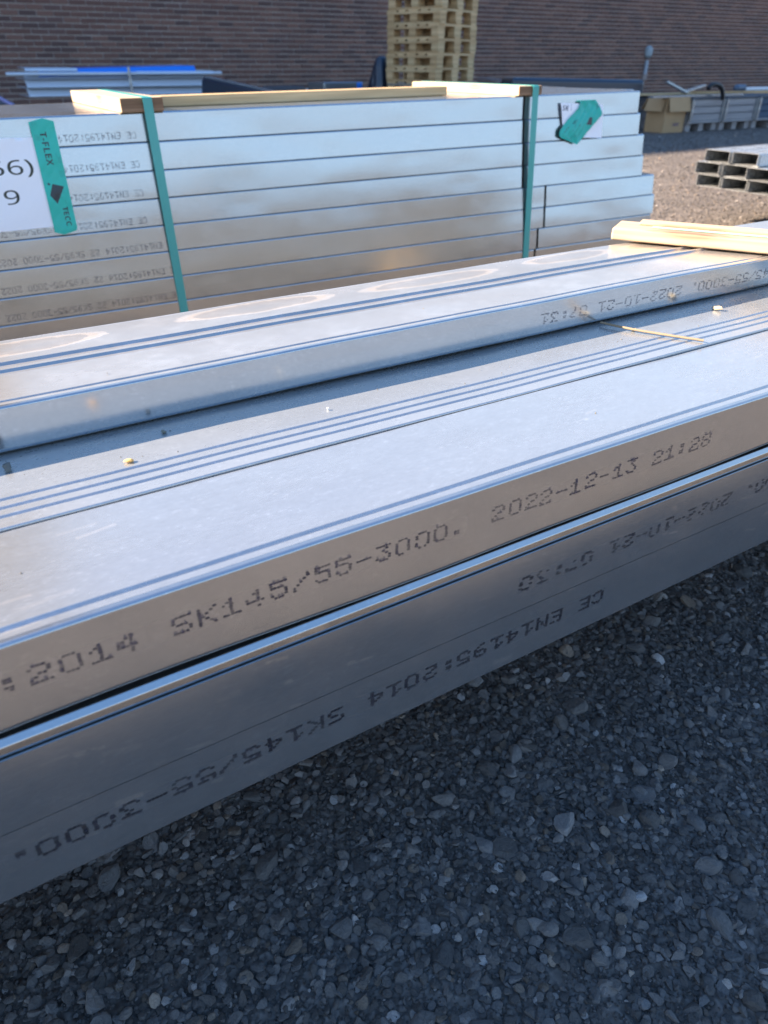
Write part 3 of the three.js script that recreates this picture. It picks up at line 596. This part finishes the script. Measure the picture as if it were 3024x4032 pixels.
for (const [i, p] of [1098, 1132, 1165, 1205].entries()) { const [x, , z] = at(p, 360, 11.4), y = at(p, 362 - i * 2, 11.4)[1], t = thing('red_can', 'small dark red metal can in a row at the wall foot', 'can', [x, 0, z], 0, 'red cans at the wall foot'); part('body', move(new THREE.CylinderGeometry(0.055, 0.055, y - 0.01, 16), 0, (y - 0.01) / 2, 0), M.red, t); part('lid', move(new THREE.CylinderGeometry(0.05, 0.057, 0.014, 16), 0, y - 0.003, 0), M.black, t); }
{ const [x, y, z] = at(1234, 348, 10.6), t = thing('white_bucket', 'white plastic bucket standing near the pallet stack', 'bucket', [x, 0, z]); part('body', move(new THREE.CylinderGeometry(0.1, 0.078, y - 0.012, 22), 0, (y - 0.012) / 2, 0), M.white, t); part('rim', move(new THREE.TorusGeometry(0.1, 0.007, 8, 24).rotateX(Math.PI / 2), 0, y - 0.012, 0), M.white, t); }
{ const a = at(1283, 372, 9.8), b = at(1440, 322, 9.8), t = thing('steel_profile_pack', 'short bluish steel profile pack wrapped in film beside the pallet stack', 'steel pack', [(a[0] + b[0]) / 2, 0, 10.1]);
  part('wrapped_body', uvBox(move(box(b[0] - a[0], b[1] - 0.15, 0.5, 0.02, 2), 0, 0.15 + (b[1] - 0.15) / 2, 0)), M.steelDull, t);
  part('film_end', move(box(0.1, b[1] - 0.16, 0.51, 0.02, 2), (b[0] - a[0]) / 2 - 0.07, 0.15 + (b[1] - 0.15) / 2, 0), M.blueFilm, t);
  for (const x of [-0.18, 0.18]) part('skid', uvBox(move(box(0.08, 0.15, 0.5, 0.005), x, 0.075, 0)), M.greyBoard, t); }
{ // upright roll in dark film next to the pallets
  const [x, y, z] = at(1500, 222, 9.2), pts = [[0.001, 0], [0.17, 0], [0.185, 0.06], [0.17, y * 0.45], [0.15, y * 0.62], [0.11, y * 0.83], [0.08, y * 0.97], [0.03, y], [0.001, y]].map(([r, h]) => new THREE.Vector2(r, h));
  const g = new THREE.LatheGeometry(pts, 36), p = g.attributes.position;
  for (let i = 0; i < p.count; i++) { const a = Math.atan2(p.getZ(i), p.getX(i)), k = 1 + 0.07 * Math.sin(a * 5 + p.getY(i) * 8) + 0.04 * Math.sin(a * 11 - p.getY(i) * 17); p.setX(i, p.getX(i) * k + p.getY(i) * 0.05); p.setZ(i, p.getZ(i) * k); }
  g.computeVertexNormals();
  const o = one('wrapped_roll', g, M.navyFilm, 'upright bundle wrapped in dark crumpled film beside the pallet stack', 'wrapped bundle'); o.position.copy(V3(x - 0.02, 0, z));
}
// clutter in the corner by the left edge of the wall
crate(-60, 60, 405, 450, 9.5, 0.5, M.darkBoard, 'storage_crate', 'dark weathered crate by the wall near the blue bag', 'crate');
{ const [x, , z] = at(84, 440, 9.0), g = stoneShape(3, 0.06); g.scale(0.13, 0.11, 0.12); g.computeVertexNormals(); const o = one('blue_bag', g, plain(0x0c4fa0, 0.4), 'crumpled bright blue bag on the ground by the wall', 'bag'); const y = at(84, 430, 9)[1]; o.scale.y = Math.max(0.5, y / 0.2); o.position.copy(V3(x, 0.085 * o.scale.y, z)); }
{ const a = at(10, 410, 9.3), b = at(200, 405, 9.0); const o = one('plastic_pipe', barBetween(new THREE.CylinderGeometry(0.02, 0.02, 1.1, 12).rotateZ(Math.PI / 2), [a[0], 0.31, 9.35], [b[0], 0.025, 8.9]), plain(0x8d86b0, 0.5), 'thin mauve plastic pipe leaning down beside the blue bag', 'pipe'); }

// right of the pallets
{ const a = at(1905, 318, 10.2), b = at(2030, 336, 6.9), y = at(2030, 332, 6.9)[1] - 0.05, t = thing('steel_channel_pack', 'long bluish steel channel pack pointing away beside the pallet stack', 'steel pack');
  const A = [a[0], y, 10.2], B = [b[0], y, 6.9], L = lenOf(A, B);
  part('channel_body', barBetween(box(L, 0.13, 0.22, 0.02, 3), A, B), M.steelDull, t);
  for (const k of [0.2, 0.8]) { const x = A[0] + (B[0] - A[0]) * k, z = A[2] + (B[2] - A[2]) * k; part('skid', uvBox(move(box(0.4, y - 0.066, 0.09, 0.005), x, (y - 0.066) / 2, -z)), M.greyBoard, t); } }
{ const a = at(2030, 320, 6.6), b = at(2470, 345, 6.25), y = 0.43, A = [a[0], y - 0.03, 6.75], B = [b[0] + 0.25, y - 0.06, 6.35], L = lenOf(A, B), t = thing('wrapped_profile_pack', 'long profile pack wrapped in black film behind the narrow stud pack', 'wrapped pack');
  part('film_body', barBetween(box(L, 0.2, 0.32, 0.04, 4), A, B), M.navyFilm, t);
  for (const k of [0.15, 0.85]) { const x = A[0] + (B[0] - A[0]) * k, z = A[2] + (B[2] - A[2]) * k; part('skid', uvBox(move(box(0.09, y - 0.14, 0.4, 0.005), x, (y - 0.14) / 2 - 0.01, -z)), M.greyBoard, t); } }
{ // open cardboard box with its flaps hanging out
  const t = thing('cardboard_box', 'open brown cardboard box with flaps folded down and purple print', 'box', [6.85, 0, 5.70]);
  const w = 0.315, d = 0.25, h = 0.335, k = 0.006;
  part('side', uvBox(move(box(w, h, k, 0.002), w / 2, h / 2, -k / 2)), M.card, t);
  part('side', uvBox(move(box(w, h, k, 0.002), w / 2, h / 2, -d + k / 2)), M.card, t);
  part('side', uvBox(move(box(k, h, d - 2 * k - 0.002, 0.002), k / 2, h / 2, -d / 2)), M.card, t);
  part('side', uvBox(move(box(k, h, d - 2 * k - 0.002, 0.002), w - k / 2, h / 2, -d / 2)), M.card, t);
  part('bottom', uvBox(move(box(w - 0.014, k, d - 0.014, 0.002), w / 2, k / 2 + 0.001, -d / 2)), M.card, t);
  const flap = (lw, lh, x, z, rx, rz) => { const m = part('flap', uvBox(move(box(rx ? lw : k, lh, rx ? k : lw, 0.002), 0, -lh / 2, 0)), M.card, t); m.position.set(x, h + 0.004, z); m.rotation.set(rx, 0, rz); };
  flap(w * 1.02, 0.15, w / 2 + 0.01, 0.006, -0.28, 0); flap(d * 0.9, 0.15, -0.006, -d / 2, 0, -0.35); flap(w, 0.15, w / 2, -d - 0.006, 0.5, 0);
  const p = part('printed_mark', new THREE.PlaneGeometry(0.15, 0.05), new THREE.MeshStandardMaterial({ transparent: true, roughness: 0.9, map: canvasMap(256, 86, (c) => { c.clearRect(0, 0, 256, 86); c.fillStyle = 'rgba(70,62,120,0.75)'; c.font = 'italic bold 72px sans-serif'; c.fillText('HAKI', 30, 68); }) }), t);
  p.position.set(0.19, 0.075, 0.0012); p.castShadow = false;
}
// pallet collars with grey boards
function collar(px0, px1, D, top, label, m) {
  const a = at(px0, 500, D), b = at(px1, 500, D), L = b[0] - a[0], t = thing('pallet_collar_crate', label, 'crate', [(a[0] + b[0]) / 2, 0, D]);
  const h = (top - 0.1) / 3;
  for (let i = 0; i < 3; i++) { part('board', uvBox(move(box(L - 0.05, h - 0.006, 0.022, 0.003), 0, 0.1 + h * (i + 0.5), -0.011)), m, t); part('board', uvBox(move(box(L - 0.05, h - 0.006, 0.022, 0.003), 0, 0.1 + h * (i + 0.5), -0.75)), m, t);
    for (const s of [-1, 1]) part('end_board', uvBox(move(box(0.022, h - 0.006, 0.7, 0.003), s * (L / 2 - 0.013), 0.1 + h * (i + 0.5), -0.38)), m, t); }
  for (const s of [-1, 1]) part('corner_post', move(box(0.03, top - 0.1, 0.03, 0.004), s * (L / 2 - 0.012), 0.1 + (top - 0.1) / 2, 0.006), M.steelDull, t);
  part('lid', uvBox(move(box(L, 0.02, 0.78, 0.004), 0, top + 0.01, -0.38)), M.darkBoard, t);
  part('pallet_deck', uvBox(move(box(L, 0.02, 0.78, 0.004), 0, 0.089, -0.38)), M.greyBoard, t);
  for (const x of [-L / 2 + 0.05, 0, L / 2 - 0.05]) part('foot', uvBox(move(box(0.075, 0.078, 0.7, 0.004), x, 0.039, -0.38)), M.greyBoard, t);
}
collar(2706, 2830, 5.66, 0.30, 'grey board crate on a pallet right beside the cardboard box', M.greyBoard);
collar(2838, 2957, 5.64, 0.30, 'grey board crate on a pallet between the other two crates', M.greyBoard);
collar(2964, 3110, 5.62, 0.30, 'dark blue grey crate on a pallet at the end of the row', plain(0x3e4f63, 0.7));
{ // lumber and steel lying on the crates
  const yC = 0.322;
  const lay = (name, A, B, w, h, m, label, cat) => { const o = one(name, uvBox(box(lenOf(A, B), h, w, 0.003)), m, label, cat); o.geometry = barBetween(o.geometry, A, B); return o; };
  lay('timber_board', [6.55, 0.322 + 0.011, 6.25], [9.2, 0.322 + 0.011, 6.2], 0.1, 0.02, M.pineDull, 'long board lying on the crates behind the steel angles', 'timber');
  lay('steel_rail', [6.6, 0.322 + 0.01, 5.72], [8.05, 0.322 + 0.01, 5.72], 0.07, 0.018, M.steelDull, 'flat bluish steel rail lying along the crate edge', 'steel rail');
  lay('timber_board', [7.6, 0.322 + 0.031, 6.0], [9.3, 0.322 + 0.02, 5.55], 0.07, 0.02, M.palletYellow, 'yellowish board lying askew over the crates', 'timber');
  const p = at(2625, 322, 5.9), q = at(2705, 362, 5.8), r = at(2772, 336, 5.95);
  lay('steel_angle', [p[0], p[1], 5.9], [q[0], 0.36, 5.8], 0.05, 0.02, M.steelDull, 'steel angle sloping down onto the crates by the box', 'steel angle');
  lay('steel_angle', [q[0] + 0.01, 0.362, 5.86], [r[0], r[1], 5.95], 0.05, 0.02, M.steelDull, 'steel angle sloping up from the crates towards the hose', 'steel angle');
  lay('white_pipe', [at(2915, 348, 6.0)[0], 0.375, 6.0], [9.6, 0.375, 5.95], 0.03, 0.03, M.white, 'white plastic trunking lying on the boards above the dark crate', 'pipe');
  const h = [[2788, 350], [2800, 336], [2822, 333], [2840, 345], [2846, 372], [2846, 392]].map(([x, y]) => { const v = at(x, y, 5.6); return V3(v[0], v[1], 5.6); });
  one('black_hose', new THREE.TubeGeometry(new THREE.CatmullRomCurve3(h), 40, 0.022, 10), M.black, 'thick black hose arching over the edge of the crates', 'hose');
  const e = at(2915, 342, 5.9); const o = one('pipe_fitting', new THREE.CapsuleGeometry(0.035, 0.12, 6, 14).rotateZ(Math.PI / 2), plain(0x43566c, 0.4), 'grey blue pipe fitting at the start of the white trunking', 'fitting'); o.position.copy(V3(e[0], e[1] - 0.01, 5.9));
}

renderer.render(scene, camera);
